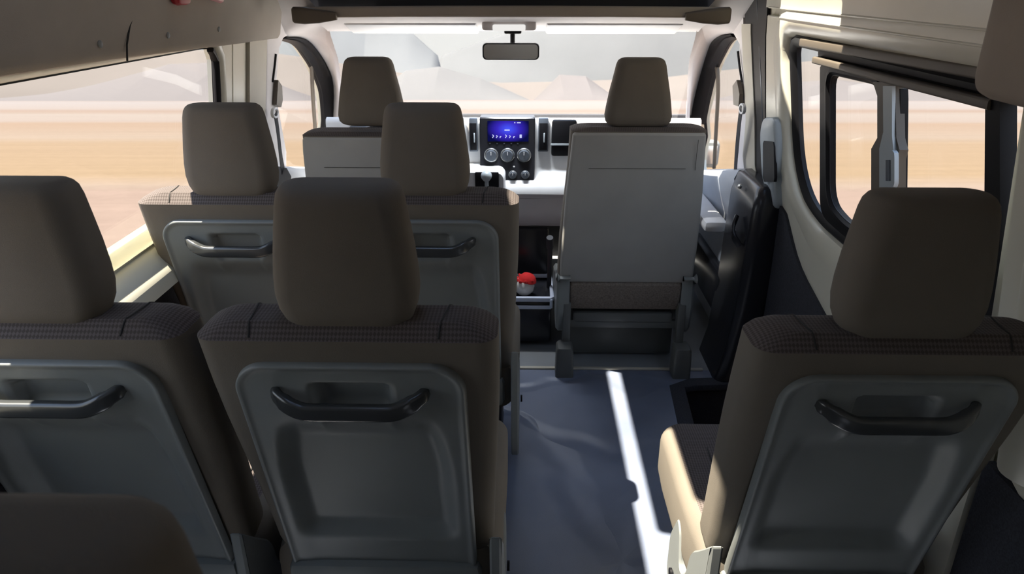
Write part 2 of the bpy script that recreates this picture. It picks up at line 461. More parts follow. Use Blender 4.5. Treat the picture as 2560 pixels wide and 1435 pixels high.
def make_seat(label, shield_side):
    root = empty('passenger_seat', (0, 0, 0), label, 'seat', 'row seats with grab handles on their backs')
    hw = lambda z: .224 + .018 * smooth(.35, .85, z)
    br = backrest_mesh(hw, rise=.029, notch=.04).build('backrest', [M['fabric'], M['pattern']], root)
    bmt = bmesh.new(); bmt.from_mesh(br.data); tree = BVHTree.FromBMesh(bmt); bmt.free()
    for sx in (-1, 1):
        P = []
        for k in range(14):
            h = tree.ray_cast(Vector((sx * (.150 + .012 * k / 13), .004 + .100 * k / 13, 1.2)), Vector((0, 0, -1)))
            if h[0] is not None: P.append(h[0] + Vector((0, 0, .0003)))
        sm = MB(); sm.tube(P, .0017, 6); sm.build('seam', M['seam'], br)
    hd = headrest_mesh(HR).build('headrest', M['fabric'], root); hd.location = (.002, 0, -.012)
    for sx in (-.05, .05):
        p = MB(); p.tube([(sx, .058, .935), (sx, .058, 1.0)], .006); p.build('headrest_post', M['chrome'], hd)
    pm = panel_mesh().build('back_panel', M['plastic'], root, smooth=60)
    handle_mesh().build('grab_handle', M['handle'], pm)
    c = MB(); R = []
    for y, w, z0, z1 in ((.15, .20, .26, .375), (.165, .228, .23, .385), (.25, .238, .21, .395), (.40, .242, .20, .395), (.54, .243, .20, .40), (.61, .242, .21, .395), (.64, .22, .24, .37)):
        R.append([Vector((a, y, b)) for a, b in rr(w, (z1 - z0) / 2, .05, 6, 0, (z0 + z1) / 2)])
    c.loft(R, midx=lambda i, j: 1 if 5 <= j <= 8 else 0)
    cu = c.build('cushion', [M['fabric'], M['pattern']], root)
    for sx in (-.15, .15):
        s2 = MB(); s2.tube([(sx, y, .397) for y in (.2, .3, .4, .5)] + [(sx, .62, .385)], .002, 6); s2.build('seam', M['seam'], cu)
    # moulded side shield on the aisle side, hooked around the recliner
    s = shield_side
    sh = MB()
    prof = rpoly([(.085, .47), (.150, .40), (.215, .335), (.235, .25), (.285, .21), (.315, .30), (.345, .315), (.40, .22), (.40, .10), (.13, .07), (.085, .12)], [.01, .03, .03, .03, .03, .02, .02, .03, .03, .03, .03], 5)
    X0, X1 = .220, .244
    sh.loft([[Vector((s * X, y, z)) for y, z in (prof if k else offs(prof, -.004))] for k, X in ((0, X0), (1, X0 + .004), (1, X1 - .005), (0, X1))])
    shd = sh.build('side_shield', M['plastic'], root)
    if label.startswith('grey aisle'): pass
    k = MB(); k.lathe([(.001, 0), (.012, .0), (.012, .006), (.001, .006)], (s * .247, .33, .16), (s, 0, 0), 14); k.build('recliner_cap', M['black'], shd)
    lw = MB(); lw.box((0, .15, .30), (.40, .05, .10), .02); lw.build('lower_cover', M['plastic'], root)
    for sx in (-.17, .17):
        g = MB(); R = []
        g.prism([(.16, .24), (.50, .24), (.46, .02), (.50, 0), (.12, 0), (.16, .03)], lambda a, b, d, sx=sx: (sx - .015 + d, a, b), .03)
        g.build('leg', M['dark'], root)
    return root
seats = [
    ('grey cloth seat nearest the left row window, front one of the two by that window', -.697, 1.745, 1, 0),
    ('grey cloth aisle seat whose headrest stands just left of the dashboard screen', -.201, 1.755, 1, 0),
    ('grey cloth seat at far left, its headrest and left half cut by the picture edge', -.730, 1.0, 1, 0),
    ('grey cloth seat in the middle foreground, its whole back panel and handle in view', -.226, 1.0, 1, 0),
    ('grey cloth single seat on the right beside the sliding door, sunlit on its aisle side', .662, .995, -1, 0),
    ('dark out-of-focus seat in the bottom left corner, only its headrest top in view', -.236, .246, 1, 0),
]
protos = {}
for lab, x, y, sd, rz in seats:
    if sd not in protos:
        o = make_seat(lab, sd); protos[sd] = o
    else:
        o = copy_tree(protos[sd]); o['label'] = lab
    o.location = (x, y, -.010 if sd < 0 else 0); o.rotation_euler.z = rz

# ------------------------------------------------------------------ front seats
HF = [(.982, .07, .4), (.985, .09, .6), (.99, .105, .8), (1.0, .113, .95), (1.02, .116, 1), (1.06, .110, 1), (1.10, .103, 1), (1.15, .092, .96), (1.19, .084, .9), (1.203, .079, .8), (1.210, .071, .6), (1.213, .06, .4)]
def make_front(label, hw_top, hw_bot, ztop):
    root = empty('front_seat', (0, 0, 0), label, 'seat', 'two front cabin seats')
    hwf = lambda z: hw_bot + (hw_top - hw_bot) * smooth(.45, .95, z)
    rec = .16
    backrest_mesh(hwf, ztop, .26, .13, .014, rec).build('backrest', [M['fabric'], M['pattern']], root)
    yr = lambda z: rec * (ztop - z)
    hd = headrest_mesh(HF, .10, .02).build('headrest', M['fabric'], root)
    for sx in (-.05, .05):
        p = MB(); p.tube([(sx, .07, .95), (sx, .07, 1.02)], .006); p.build('headrest_post', M['chrome'], hd)
    # smooth vinyl back cover
    c = MB(); R = []
    for z, w, d in ((.375, hw_bot - .012, .0), (.378, hw_bot - .008, .008), (.39, hw_bot - .006, .012), (.55, hw_bot - .008, .016), (.75, (hw_bot + hw_top) / 2 - .004, .016), (.9, hw_top - .002, .012), (ztop - .012, hw_top - .006, .008), (ztop - .004, hw_top - .012, .0)):
        R.append([Vector((a, b, z)) for a, b in rr(w, (d + .03) / 2, .012, 4, 0, yr(z) - d + (d + .03) / 2)])
    c.loft(R); bc = c.build('back_cover', M['vinyl'], root)
    q = MB()
    for sx in (1,):
        q.tube([(sx * (hwf(z) - .035), yr(z) - .0165, z) for z in (.84, .88, .92, .95)], .0009, 5)
    q.build('seam', M['seam'], bc); q = MB()
    q.tube([(x, yr(.845) - .0165, .845) for x in (-.17, 0, .17)], .0008, 5)
    q.build('seam', M['seam'], bc)
    f = MB(); R = []
    for z, d in ((.25, -.02), (.255, .0), (.28, .012), (.33, .014), (.365, .008), (.378, -.005)):
        R.append([Vector((a, b, z)) for a, b in rr(hw_bot - .045, .02, .012, 4, 0, yr(z) - d + .012)])
    f.loft(R); f.build('lower_fabric', M['fabric_low'], root)
    for s in (-1, 1):
        h = MB(); pr = rpoly([(yr(.41) - .005, .41), (.05, .40), (.20, .36), (.50, .30), (.50, .17), (.10, .15), (.07, .26)], .03, 5)
        x0 = s * (hw_bot - .045)
        h.loft([[Vector((x0 + s * dx, y, z)) for y, z in offs(pr, g)] for dx, g in ((0, -.004), (.006, 0), (.04, 0), (.05, -.012))])
        sc = h.build('side_cover', M['plastic'], root)
        if s == 1:
            b = MB(); b.lathe([(.001, 0), (.015, 0), (.015, .006), (.010, .009), (.001, .009)], (x0 + .02, yr(.29) + .0, .29), (0, -1, 0), 16); b.build('recliner_button', M['bluebutton'], sc)
    cu = MB(); R = []
    for y, w in ((.14, .2), (.16, .225), (.3, .24), (.5, .24), (.58, .22)):
        R.append([Vector((a, y, b)) for a, b in rr(w, .075, .05, 5, 0, .34)])
    cu.loft(R, midx=lambda i, j: 1 if 3 <= j <= 10 else 0); cu.build('cushion', [M['fabric'], M['pattern']], root)
    bb = MB(); bb.box((0, .12, .185), (.46, .02, .035), .006); bb.box((0, .16, .21), (.40, .1, .05), .01); bb.build('base_crossbar', M['base'], root)
    pn = MB(); pn.box((0, .20, .085), (.44, .015, .15), .004); pn.build('base_panel', M['base'], root)
    for s in (-1, 1):
        g = MB(); g.loft([[Vector((s * .232 + a, .045 + b + (.12 - z) * -.05, z)) for a, b in rr(w, .04, .01, 3)] for z, w in ((0, .036), (.09, .034), (.118, .032), (.125, .026))])
        g.box((s * .225, .10, .20), (.03, .06, .18), .005)
        g.build('base_foot', M['base'], root)
    return root
M['vinyl'] = mat('seat_vinyl_grey', (.385, .375, .35), .7, bump=.3, bscale=900, spec=.3)
a = make_front('grey driver seat at front left, its tall trapezoid headrest against the windshield', .243, .262, .955)
a.location = (-.487, 2.5, 0)
b = make_front('grey front passenger seat right of the dashboard screen, whole smooth back in view', .236, .262, .975)
b.location = (.449, 2.5, 0)

# ================================================================== SHELL
def st(o, label, cat): return tag(o, label, cat, kind='structure')
def box_yz(y0, y1, z0, z1): return [(y0, z0), (y1, z0), (y1, z1), (y0, z1)]
# --- outlines measured on each side
Rglass = [(1827, 424), (1834, 332), (1848, 234), (1850, 175), (1846, 119), (1834, 95), (1815, 104), (1798, 133), (1778, 178), (1763, 241), (1752, 311), (1745, 424)]
Lglass = [(716, 428), (700, 345), (690, 260), (689, 186), (694, 125), (705, 99), (729, 102), (751, 112), (769, 136), (788, 167), (803, 202), (813, 239), (815, 326), (812, 428)]
def yz(L, s, off=0): return [aw(x, y, s, off) for x, y in L]
def outline(L, s, n=72):
    P = catmull([Vector((a, b)) for a, b in yz(L, s)], 4, True)
    return resample([(p.x, p.y) for p in P], n)
fdR = outline(Rglass, 1); fdL = outline(Lglass, -1)
sw = resample(rpoly([(2.43, 1.285), (2.37, .765), (1.19, .745), (1.21, 1.285)], [.05, .36, .08, .05], 12), 96)   # sliding door window
lw = resample(rpoly([(.25, 1.288), (2.305, 1.268), (2.335, .79), (.25, .79)], [.08, .05, .12, .08], 10), 96)        # left row window

# --- side skins
for s, nm, holes in ((-1, 'wall_left', (offs(lw, .012), offs(fdL, .012))), (1, 'wall_right', (offs(sw, .012), offs(fdR, .012)))):
    m = MB(); slab(m, s, [(-1.5, -.28), (3.95, -.28), (3.95, .78), (3.25, 1.24), (2.95, 1.36), (2.95, 1.9), (-1.5, 1.9)], holes, .03, .02)
    side = 'left' if s < 0 else 'right'
    st(m.build(nm, M['cream'], smooth=30), 'cream painted body side of the van on the %s, holding its side windows' % side, 'wall')
# roof with unseen openings, added and shaped to let the sun patches in
rv1 = rpoly([(-.378, -.2), (-.378, 2.56), (-.318, 2.56), (-.318, 1.63), (-.165, 1.60), (-.165, 1.31), (-.095, 1.26), (-.095, .90), (-.318, .86), (-.318, -.2)], .02, 3)
rv3 = rpoly([(-.45, -1.1), (.05, -1.1), (.05, -.75), (-.45, -.75)], .05, 4)
rv2 = rpoly([(.575, 1.98), (.575, 2.46), (.693, 2.46), (.693, 1.98)], .03, 4)
m = MB(); flatfill(m, [(-.75, -1.5), (.75, -1.5), (.75, 3.0), (-.75, 3.0)], (rv1, rv2, rv3), lambda a, b, d: (a, b, 1.90 + d), .03)
st(m.build('ceiling', M['liner']), 'high grey roof lining over the passenger rows', 'ceiling')
for i, rv in enumerate((rv1, rv2, rv3)):
    m = MB(); flatfill(m, rv, (), lambda a, b, d: (a, b, 1.91 + d), .004)
    st(m.build('window_%d' % ((6, 7, 9)[i]), M['glass']), ('added unseen roof opening shaping the sun on the aisle and right seat', 'added unseen roof opening shaping the sun patch above the sliding door', 'added unseen roof opening bouncing sun off the floor behind the camera')[i], 'window')
# back wall with tailgate window
m = MB(); flatfill(m, [(-.98, -.28), (.98, -.28), (.96, .8), (.88, 1.3), (.72, 1.9), (-.72, 1.9), (-.88, 1.3), (-.96, .8)],
                   (rpoly([(-.40, .95), (.40, .95), (.38, 1.10), (-.38, 1.10)], .05, 4),), lambda a, b, d: (a, -1.5 + d, b), .03)
st(m.build('wall_back', M['liner']), 'rear end of the van behind the camera with a tailgate window', 'wall')
m = MB(); flatfill(m, rpoly([(-.40, .95), (.40, .95), (.38, 1.10), (-.38, 1.10)], .05, 4), (), lambda a, b, d: (a, -1.485 + d, b), .004)
st(m.build('window_5', M['glass']), 'tailgate glass behind the camera', 'window')
# front closure: firewall and nose
m = MB(); m.box((0, 3.9, .26), (1.86, .03, 1.08)); st(m.build('wall_front', M['dark']), 'dark bulkhead under and behind the dashboard', 'wall')

# --- floor: passenger floor with a step well at the sliding door, front floor
m = MB(); flatfill(m, [(-.97, -1.5), (.97, -1.5), (.97, 1.42), (.64, 1.46), (.63, 2.10), (.655, 2.46), (.97, 2.50), (.97, 2.57), (-.97, 2.57)], (), lambda a, b, d: (a, b, d - .03), .03)
# gentle folds in the vinyl
st(m.build('floor', M['floor'], smooth=60), 'blue-grey speckled vinyl floor of the passenger aisle', 'floor')
m = MB(); m.box((0, 3.25, -.015), (1.94, 1.36, .03)); st(m.build('floor_front', M['frontfloor'] if 'frontfloor' in M else M['plastic']), 'smooth grey floor under the front seats', 'floor')
m = MB(); m.box((.0, 2.572, .004), (1.56, .016, .008), .002); st(m.build('trim_1', M['trimcream']), 'thin pale edging strip across the floor behind the front seats', 'trim')
m = MB()
m.box((.80, 1.96, -.23), (.34, 1.1, .02)); st(m.build('trim_2', M['maroon']), 'dark maroon step inside the sliding door', 'trim')
m = MB(); m.sweep([(.64, 1.46, -.01), (.628, 2.08, -.01), (.652, 2.44, -.01), (.72, 2.475, -.01), (.9, 2.49, -.01)], rr(.03, .014, .006, 2))
m.box((.645, 1.96, -.12), (.02, 1.04, .22)); m.box((.80, 2.50, -.12), (.3, .02, .22)); m.box((.80, 1.43, -.12), (.3, .02, .22))
st(m.build('trim_3', M['navy']), 'dark navy edging around the step well by the sliding door', 'trim')

# --- left side interior
s = -1
m = MB(); slab(m, s, box_yz(-1.48, 2.40, .0, .735), (), -.005, .03); st(m.build('trim_4', M['navy']), 'dark lower lining along the left wall beside the seats', 'trim')
m = MB()   # sill
P = [(-.885, .70), (-.893, .735), (-.925, .772), (-.962, .792), (-.985, .794), (-.985, .70)]
m.loft([[Vector((x, y, z)) for x, z in P] for y in (-1.45, 0, 1.5, 2.42)]); st(m.build('trim_5', M['cream'], smooth=60), 'cream window sill under the left row window', 'trim')
w = empty('window_2', (-.95, 1.3, .8), 'large left row window overlooking the desert', 'window', kind='structure'); w.location = (0, 0, 0)
pane('glass', s, lw, .034, M['glass'], w)
m = MB(); reveal(m, s, lw, [(-.003, .03), (-.003, .026), (.010, .022), (.014, .026), (.014, .034)])
m.sweep(catmull([Vector((-(wx(z) + .014), y, z)) for y, z in ((.3, .799), (1.0, .799), (2.2, .80), (2.29, .815), (2.322, .86), (2.318, 1.0), (2.302, 1.2), (2.292, 1.235), (2.26, 1.262))], 3), rr(.010, .008, .004, 2)); m.build('rubber_seal', M['black'], w)
# cream surround of that window
m = MB(); slab(m, s, [(-1.45, .785), (2.42, .785), (2.42, 1.33), (-1.45, 1.33)], (offs(lw, .035),), .0, .028)
reveal(m, s, lw, [(.0, .027), (.008, .010), (.02, .002), (.036, .0), (.036, .028)])
st(m.build('trim_6', M['cream'], smooth=60), 'cream frame around the left row window', 'trim')
# pillar between row window and driver door
m = MB(); slab(m, s, [(2.40, .0), (2.51, .0), (2.51, 1.30), (2.40, 1.30)], (), -.002, .03); st(m.build('trim_7', M['cream']), 'glossy cream pillar face behind the left row window', 'trim')
m = MB(); slab(m, s, box_yz(2.50, 2.525, .0, 1.285), (), .012, .02); st(m.build('trim_8', M['dark']), 'dark gap line beside the flat left pillar panel', 'trim')
m = MB(); slab(m, s, box_yz(2.524, 2.70, .0, 1.285), (), -.012, .03); st(m.build('trim_9', M['trimcream']), 'flat cream pillar panel at the left', 'trim')
# liner bulge on the left
m = MB(); R = []
for y in (-1.45, 0, 1.0, 1.68, 2.3, 2.70, 2.80):
    R.append([Vector((-(wx(z) + o), y, z)) for z, o in ((1.302 - .03 * (y - 1.3) * (y > 1.3), .03), (1.300 - .03 * (y - 1.3) * (y > 1.3), -.005), (1.304 - .03 * (y - 1.3) * (y > 1.3), -.018), (1.318 - .03 * (y - 1.3) * (y > 1.3), -.026), (1.345 - .02 * (y - 1.3) * (y > 1.3), -.03), (1.45, -.035), (1.6, -.03), (1.88, -.01), (1.88, .03))])
m.loft(R)
lin_l = st(m.build('trim_10', M['liner'], smooth=60), 'grey-brown side lining panel above the left row window', 'trim')
m = MB(); m.tube([Vector((-(wx(z) - .0325), y, z)) for z, y in ((1.285, 1.685), (1.32, 1.692), (1.36, 1.715), (1.41, 1.765), (1.46, 1.83))], .0022, 6)
m.build('seam', M['seam'], lin_l)
for px, py in ((250, 110), (420, 88), (547, 73)):
    y, z = aw(px, py, -1, -.03); m = MB(); m.lathe([(.001, 0), (.008, 0), (.008, .002), (.005, .004), (.001, .004)], (-(wx(z) - .0295), y, z), (1, 0, 0), 14); m.build('screw_cap', M['plastic'], lin_l)

# --- right side: sliding door
door = empty('door_1', (0, 0, 0), 'cream sliding side door with its slider window on the right', 'door', kind='structure')
s = 1
m = MB()
slab(m, s, [(1.22, -.02), (2.60, -.02), (2.63, .8), (2.61, 1.345), (1.22, 1.345)], (offs(sw, .05),), -.006, .03)
reveal(m, s, sw, [(.012, .024), (.018, .004), (.032, -.006), (.055, -.012), (.085, -.012), (.11, -.006), (.11, .02), (.05, .024)])
slab(m, s, [(1.22, 1.345), (2.61, 1.345), (2.61, 1.372), (1.22, 1.372)], (), .004, .012, cuts=())
for zz in (1.373, 1.346): m.sweep([Vector((wx(zz) - .008, y, zz)) for y in (1.22, 1.9, 2.58)], rr(.006, .003, .0025, 3))
slab(m, s, [(1.22, 1.372), (2.61, 1.372), (2.58, 1.60), (1.22, 1.60)], (), -.012, .035, cuts=(1.4,))
m.build('door_panel', M['cream'], door, smooth=50)
for px, py in ((1948, 55), (1962, 57)):
    y, z = aw(px, py, 1, -.006); q = MB(); q.lathe([(.001, 0), (.005, 0), (.004, .002), (.001, .002)], (wx(z) - .0065, y, z), (-1, 0, 0), 12); q.build('screw', M['dark'], door)
m = MB(); slab(m, s, resample(rpoly([(2.585, -.015), (2.505, .735), (2.44, .70), (2.27, .58), (1.93, .50), (1.3, .46), (1.3, -.015)], [.01, .02, .05, .1, .1, .02, .02], 8), 60), (), -.016, .012); m.build('carpet_card', M['navy'], door)
m = MB(); m.tube([Vector((wx(z) - .012, y, z)) for y, z in ((2.515, .75), (2.555, .40), (2.60, 0.02))], .004, 6); m.build('edge_piping', M['white'], door)
win = MB()
reveal(win, s, sw, [(-.022, .04), (-.022, .026), (-.008, .016), (.006, .012), (.016, .018), (.016, .04)])
seal = win.build('rubber_seal', M['black'], door)
pane('fixed_glass', s, sw, .036, M['glass'], door)
# rails: upper fixed bands and the lower bronze rail of the slider
def bar(name, pts, hw, hd, matn, off, parent=door, n=3):
    m = MB(); P = [Vector((wx(z) + off, y, z)) for y, z in pts]
    m.sweep(P, rr(hd, hw, min(hw, hd) * .5, n)); return m.build(name, M[matn], parent)
bar('top_channel', [aw(2000, 106, 1), aw(2230, 145, 1), aw(2470, 186, 1)], .012, .010, 'brown', .008)
bar('channel_groove', [aw(2045, 128, 1, .015), aw(2260, 172, 1, .015), aw(2480, 220, 1, .015)], .014, .006, 'black', .024)
m = MB(); slab(m, s, [aw(x, y, 1, .02) for x, y in ((2045, 120), (2045, 158), (2250, 210), (2480, 268), (2480, 190), (2250, 150))], (), .02, .006, cuts=()); m.build('channel_cover', M['black'], door)
bar('slider_rail', [aw(2037, 150, 1), aw(2250, 205, 1), aw(2480, 262, 1)], .0095, .014, 'brown', .006)
sash_f = resample(rpoly([aw(2039, 158, 1), aw(2041, 538, 1), aw(2110, 600, 1), aw(2235, 620, 1), aw(2238, 212, 1)], [.02, .06, .05, .02, .02], 8), 80)
m = MB(); gl = resample(rpoly([aw(2063, 186, 1), aw(2064, 505, 1), aw(2108, 556, 1), aw(2190, 600, 1), aw(2192, 216, 1)], [.04, .06, .05, .02, .06], 8), 80)
slab(m, s, sash_f, (gl,), .012, .018); reveal(m, s, gl, [(.0, .03), (.0, .014), (.01, .004), (.022, .006), (.022, .03)])
sash = m.build('sliding_sash', M['black'], door)
# mullion with its latch
m = MB()
def wpt(px, py, off): 
    y, z = aw(px, py, 1, off); return Vector((wx(z) + off, y, z))
prof = [(2182, 205), (2193, 240), (2193, 345), (2178, 372), (2178, 640), (2243, 640), (2243, 400), (2249, 375), (2241, 345), (2238, 205)]
A = [aw(x, y, 1, .002) for x, y in prof]
slab(m, s, A, (), .002, .02, cuts=(.8,)); mul = m.build('mullion', M['brown'], door)
prof = [(2207, 215), (2208, 330), (2198, 372), (2198, 640), (2234, 640), (2234, 380), (2230, 340), (2230, 215)]
m = MB(); slab(m, s, [aw(x, y, 1, -.006) for x, y in prof], (), -.006, .008, cuts=(.8,)); m.build('mullion_face', M['steel'], mul)
m = MB(); slab(m, s, resample(rpoly([aw(x, y, 1, -.016) for x, y in ((2201, 376), (2201, 468), (2236, 468), (2236, 376))], .012, 4), 30), (), -.016, .01, cuts=()); lt = m.build('latch', M['steel'], mul)
m = MB(); slab(m, s, [aw(x, y, 1, -.018) for x, y in ((2214, 400), (2214, 452), (2224, 452), (2224, 400))], (), -.018, .003, cuts=()); m.build('latch_slot', M['knob'], lt)
m = MB(); slab(m, s, [aw(x, y, 1) for x, y in ((2466, 225), (2466, 900), (2504, 900), (2502, 225))], (), -.002, .03, cuts=(.8, 1.28)); m.build('rear_jamb', M['black'], door)
# inside door handle at the front edge of the sliding door
m = MB(); hp = resample(rpoly([aw(x, y, 1, -.02) for x, y in ((1907, 330), (1914, 293), (1944, 292), (1951, 400), (1947, 522), (1932, 520), (1912, 440))], [.03, .03, .03, .08, .02, .02, .05], 6), 50)
for g, o in (): pass
rings = [[Vector((wx(z) + o, y, z)) for y, z in offs(hp, g)] for g, o in ((0, .01), (0, -.022), (-.004, -.030), (-.012, -.034))]
m.loft(rings); hd = m.build('inner_handle', M['steel'], door)
m = MB(); slab(m, s, resample(rpoly([aw(x, y, 1, -.037) for x, y in ((1907, 352), (1909, 455), (1936, 455), (1934, 354))], .012, 4), 30), (), -.037, .01, cuts=()); m.build('handle_recess', M['black'], hd)
# black weather strip of the doorway
m = MB(); slab(m, s, [aw(x, y, 1) for x, y in ((1856, -30), (1883, 160), (1892, 300), (1898, 438), (1930, 520), (1922, 430), (1919, 300), (1918, 160), (1922, -30))], (), -.008, .03); 
st(m.build('trim_11', M['black']), 'black weather strip between the right pillar and the sliding door', 'trim')
m = MB(); m.tube(catmull([Vector((wx(z) - .006, y, z)) for y, z in (aw(1898, 0, 1), aw(1906, 160, 1), aw(1912, 300, 1), aw(1914, 420, 1))], 4), .004, 6)
st(m.build('trim_12', M['knob']), 'thin grey ridge running down the weather strip', 'trim')
# right rear pillar
m = MB(); slab(m, s, [(-1.45, .56), (1.06, .56), (1.16, .60), (1.205, .74), (1.215, 1.29), (-1.45, 1.29)], (), -.005, .02)
m.loft([[Vector((wx(z) - .004 - .022 * math.sin(PI * i / 8), 1.08 + .095 * i / 8, z)) for i in range(9)] for z in (.60, .8, 1.0, 1.28)])
st(m.build('trim_13', M['cream'], smooth=60), 'cream pillar with a vertical ridge at the right picture edge', 'trim')
m = MB(); slab(m, s, box_yz(-1.45, 1.20, 0, .575), (), -.008, .02); st(m.build('trim_14', M['navy']), 'dark lower lining of the right wall behind the single seat', 'trim')
# air duct pod top right
m = MB(); R = []
for y, g in ((1.165, .02), (1.16, .010), (1.145, .003), (1.12, 0), (.2, 0)):
    R.append([Vector((x, y, z)) for x, z in rr(.046 - g, .088 - g, .025, 6, .784, 1.375)])
m.loft(R); tag(m.build('air_duct_housing', M['liner'], smooth=50), 'dark rounded overhead duct housing hanging in the top right corner', 'air duct')

# --- front cabin sides: pillars, roof corners, door windows, door panels
ws_edge = [(.712, 2.96, 1.272), (.722, 3.05, 1.205), (.735, 3.15, 1.128), (.80, 3.42, .93), (.845, 3.60, .80)]
sealR = [(1850, 62), (1831, 84), (1805, 88), (1780, 105), (1766, 137), (1752, 182), (1735, 241), (1724, 311)]
sealL = [(700, 70), (712, 92), (745, 93), (772, 104), (798, 133), (819, 167), (835, 212), (827, 326)]
for s, seal_px, fd, nm, tn in ((1, sealR, fdR, 'window_4', 'trim_15'), (-1, sealL, fdL, 'window_3', 'trim_16')):
    side = 'right' if s > 0 else 'left'
    A = [Vector((s * (wx(z) + .004), y, z)) for y, z in yz(seal_px, s)]
    A = [Vector((A[0].x, 2.70, 1.42))] + A
    B = [(.78, 2.66, 1.46), (.74, 2.72, 1.42), (.70, 2.82, 1.345), (.69, 2.90, 1.305)] + ws_edge
    B = [Vector((s * x, y, z)) for x, y, z in B]
    A = catmull(A, 4); B = catmull(B, 4)
    m = MB(); R = []
    for p, q in zip(A, B):
        nrm = Vector((-s, -.5, .2)).normalized(); row = []
        for k in range(7):
            t = k / 6; v = p.lerp(q, t) + nrm * .018 * math.sin(PI * t); row.append(v)
        row2 = [v + Vector((s * .02, .02, .01)) for v in row[::-1]]
        R.append(row + row2)
    m.loft(R)
    st(m.build(tn, M['lilac'], smooth=70), 'pale windshield pillar and roof corner trim on the %s' % side, 'trim')
    w = empty(nm, (0, 0, 0), '%s front door window with a slim division bar' % side, 'window', kind='structure')
    pane('glass', s, fd, .034, M['glass'], w)
    m = MB()
    # thick dark seal, widest along the front arch
    Sp = catmull(yz_pts := [Vector((a, b)) for a, b in yz(seal_px[1:], s)], 6)
    Gp = catmull([Vector((a, b)) for a, b in yz(([(1834, 95), (1815, 104), (1798, 133), (1788, 155), (1778, 178), (1763, 241), (1752, 311)] if s > 0 else [(705, 99), (745, 110), (769, 136), (788, 167), (803, 202), (813, 239), (815, 326)]), s)], 6)
    R = []
    for p, q in zip(Sp, Gp):
        R.append([Vector((s * (wx(p.y) + .03), p.x, p.y)), Vector((s * (wx(p.y) - .004), p.x, p.y)), Vector((s * (wx((p.y * 2 + q.y) / 3) - .012), (p.x * 2 + q.x) / 3, (p.y * 2 + q.y) / 3)),
                  Vector((s * (wx((p.y + q.y) / 2) - .003), (p.x + q.x) / 2, (p.y + q.y) / 2)),
                  Vector((s * (wx((p.y + q.y * 3) / 4) - .006), (p.x + q.x * 3) / 4, (p.y + q.y * 3) / 4)), Vector((s * (wx(q.y) + .012), q.x, q.y)), Vector((s * (wx(q.y) + .03), q.x, q.y))])
    m.loft(R)
    reveal(m, s, fd, [(-.002, .03), (-.002, .02), (.010, .018), (.016, .02), (.016, .036)])
    m.build('rubber_seal', M['black'], w)
    bp = [(1785, 158), (1793, 172), (1795, 230), (1790, 330), (1785, 420)] if s > 0 else [(774, 148), (779, 175), (782, 240), (788, 330), (790, 420)]
    m = MB(); m.sweep(catmull([Vector((s * (wx(z) + .02), y, z)) for y, z in yz(bp, s, .02)], 4), rr(.008, .008, .003, 2), up=Vector((s, 0, 0))); m.build('division_bar', M['brown'], w)
# B pillars
m = MB(); slab(m, 1, [aw(x, y, 1) for x, y in ((1800, -40), (1856, -30), (1866, 130), (1872, 280), (1868, 436), (1838, 436), (1851, 300), (1853, 200), (1853, 110), (1838, 84), (1812, 80))], (), -.006, .03)
st(m.build('trim_17', M['lilac']), 'beige upper pillar trim with the belt slot, right side', 'trim')
m = MB(); slab(m, 1, [aw(x, y, 1) for x, y in ((1862, 60), (1885, 60), (1894, 300), (1899, 438), (1869, 438), (1872, 300))], (), -.012, .03)
st(m.build('trim_18', M['trimcream']), 'narrow cream pillar strip in front of the black weather strip', 'trim')
m = MB(); slab(m, -1, [aw(x, y, -1) for x, y in ((662, -30), (745, -30), (715, 85), (700, 95), (690, 120), (684, 190), (686, 262), (712, 440), (640, 440), (655, 300))], (), -.012, .03)
st(m.build('trim_19', M['lilac']), 'beige upper pillar trim with the belt slot, left side', 'trim')
for s, P1, P2, lab in ((1, [(1854, 128), (1858, 165), (1864, 205)], [(1850, 215), (1861, 200), (1868, 235), (1865, 266), (1852, 262)], 'right'), (-1, [(680, 135), (677, 165), (672, 205)], [(676, 200), (686, 215), (688, 250), (684, 268), (672, 262)], 'left')):
    bt = empty('seat_belt', (0, 0, 0), 'dark seat belt hanging from the %s door pillar beside the %s front seat' % (lab, lab), 'seat belt')
    m = MB(); m.tube([Vector((s * (wx(z) - .014), y, z)) for y, z in yz(P1, s)], .005, 6); m.build('height_slot', M['black'], bt)
    m = MB(); slab(m, s, yz(P2, s), (), -.03, .016, cuts=()); m.build('anchor_cover', M['brown'], bt)
    ry = yz([(1856, 272) if s > 0 else (687, 282)], s, -.045)[0]
    m = MB(); m.sweep([Vector((s * (wx(ry[1]) - .045), ry[0] + .028 * math.cos(a), ry[1] + .016 * math.sin(a))) for a in [2 * PI * i / 16 for i in range(16)]], rr(.004, .006, .002, 2), up=Vector((1, 0, 0)), closed=True); m.build('d_ring', M['white'], bt)
    pts = [(1852, 278), (1846, 330), (1838, 430), (1834, 560), (1830, 640)] if s > 0 else [(688, 284), (695, 330), (703, 400), (712, 450), (722, 520)]
    m = MB(); P = [Vector((s * (wx(z) - .05), y, z)) for y, z in yz(pts, s, -.05)]
    m.sweep(catmull(P, 3), rr(.001, .02 if s > 0 else .016, .0008, 1), up=Vector((0, 1, 0))); m.build('strap', M['belt'], bt)
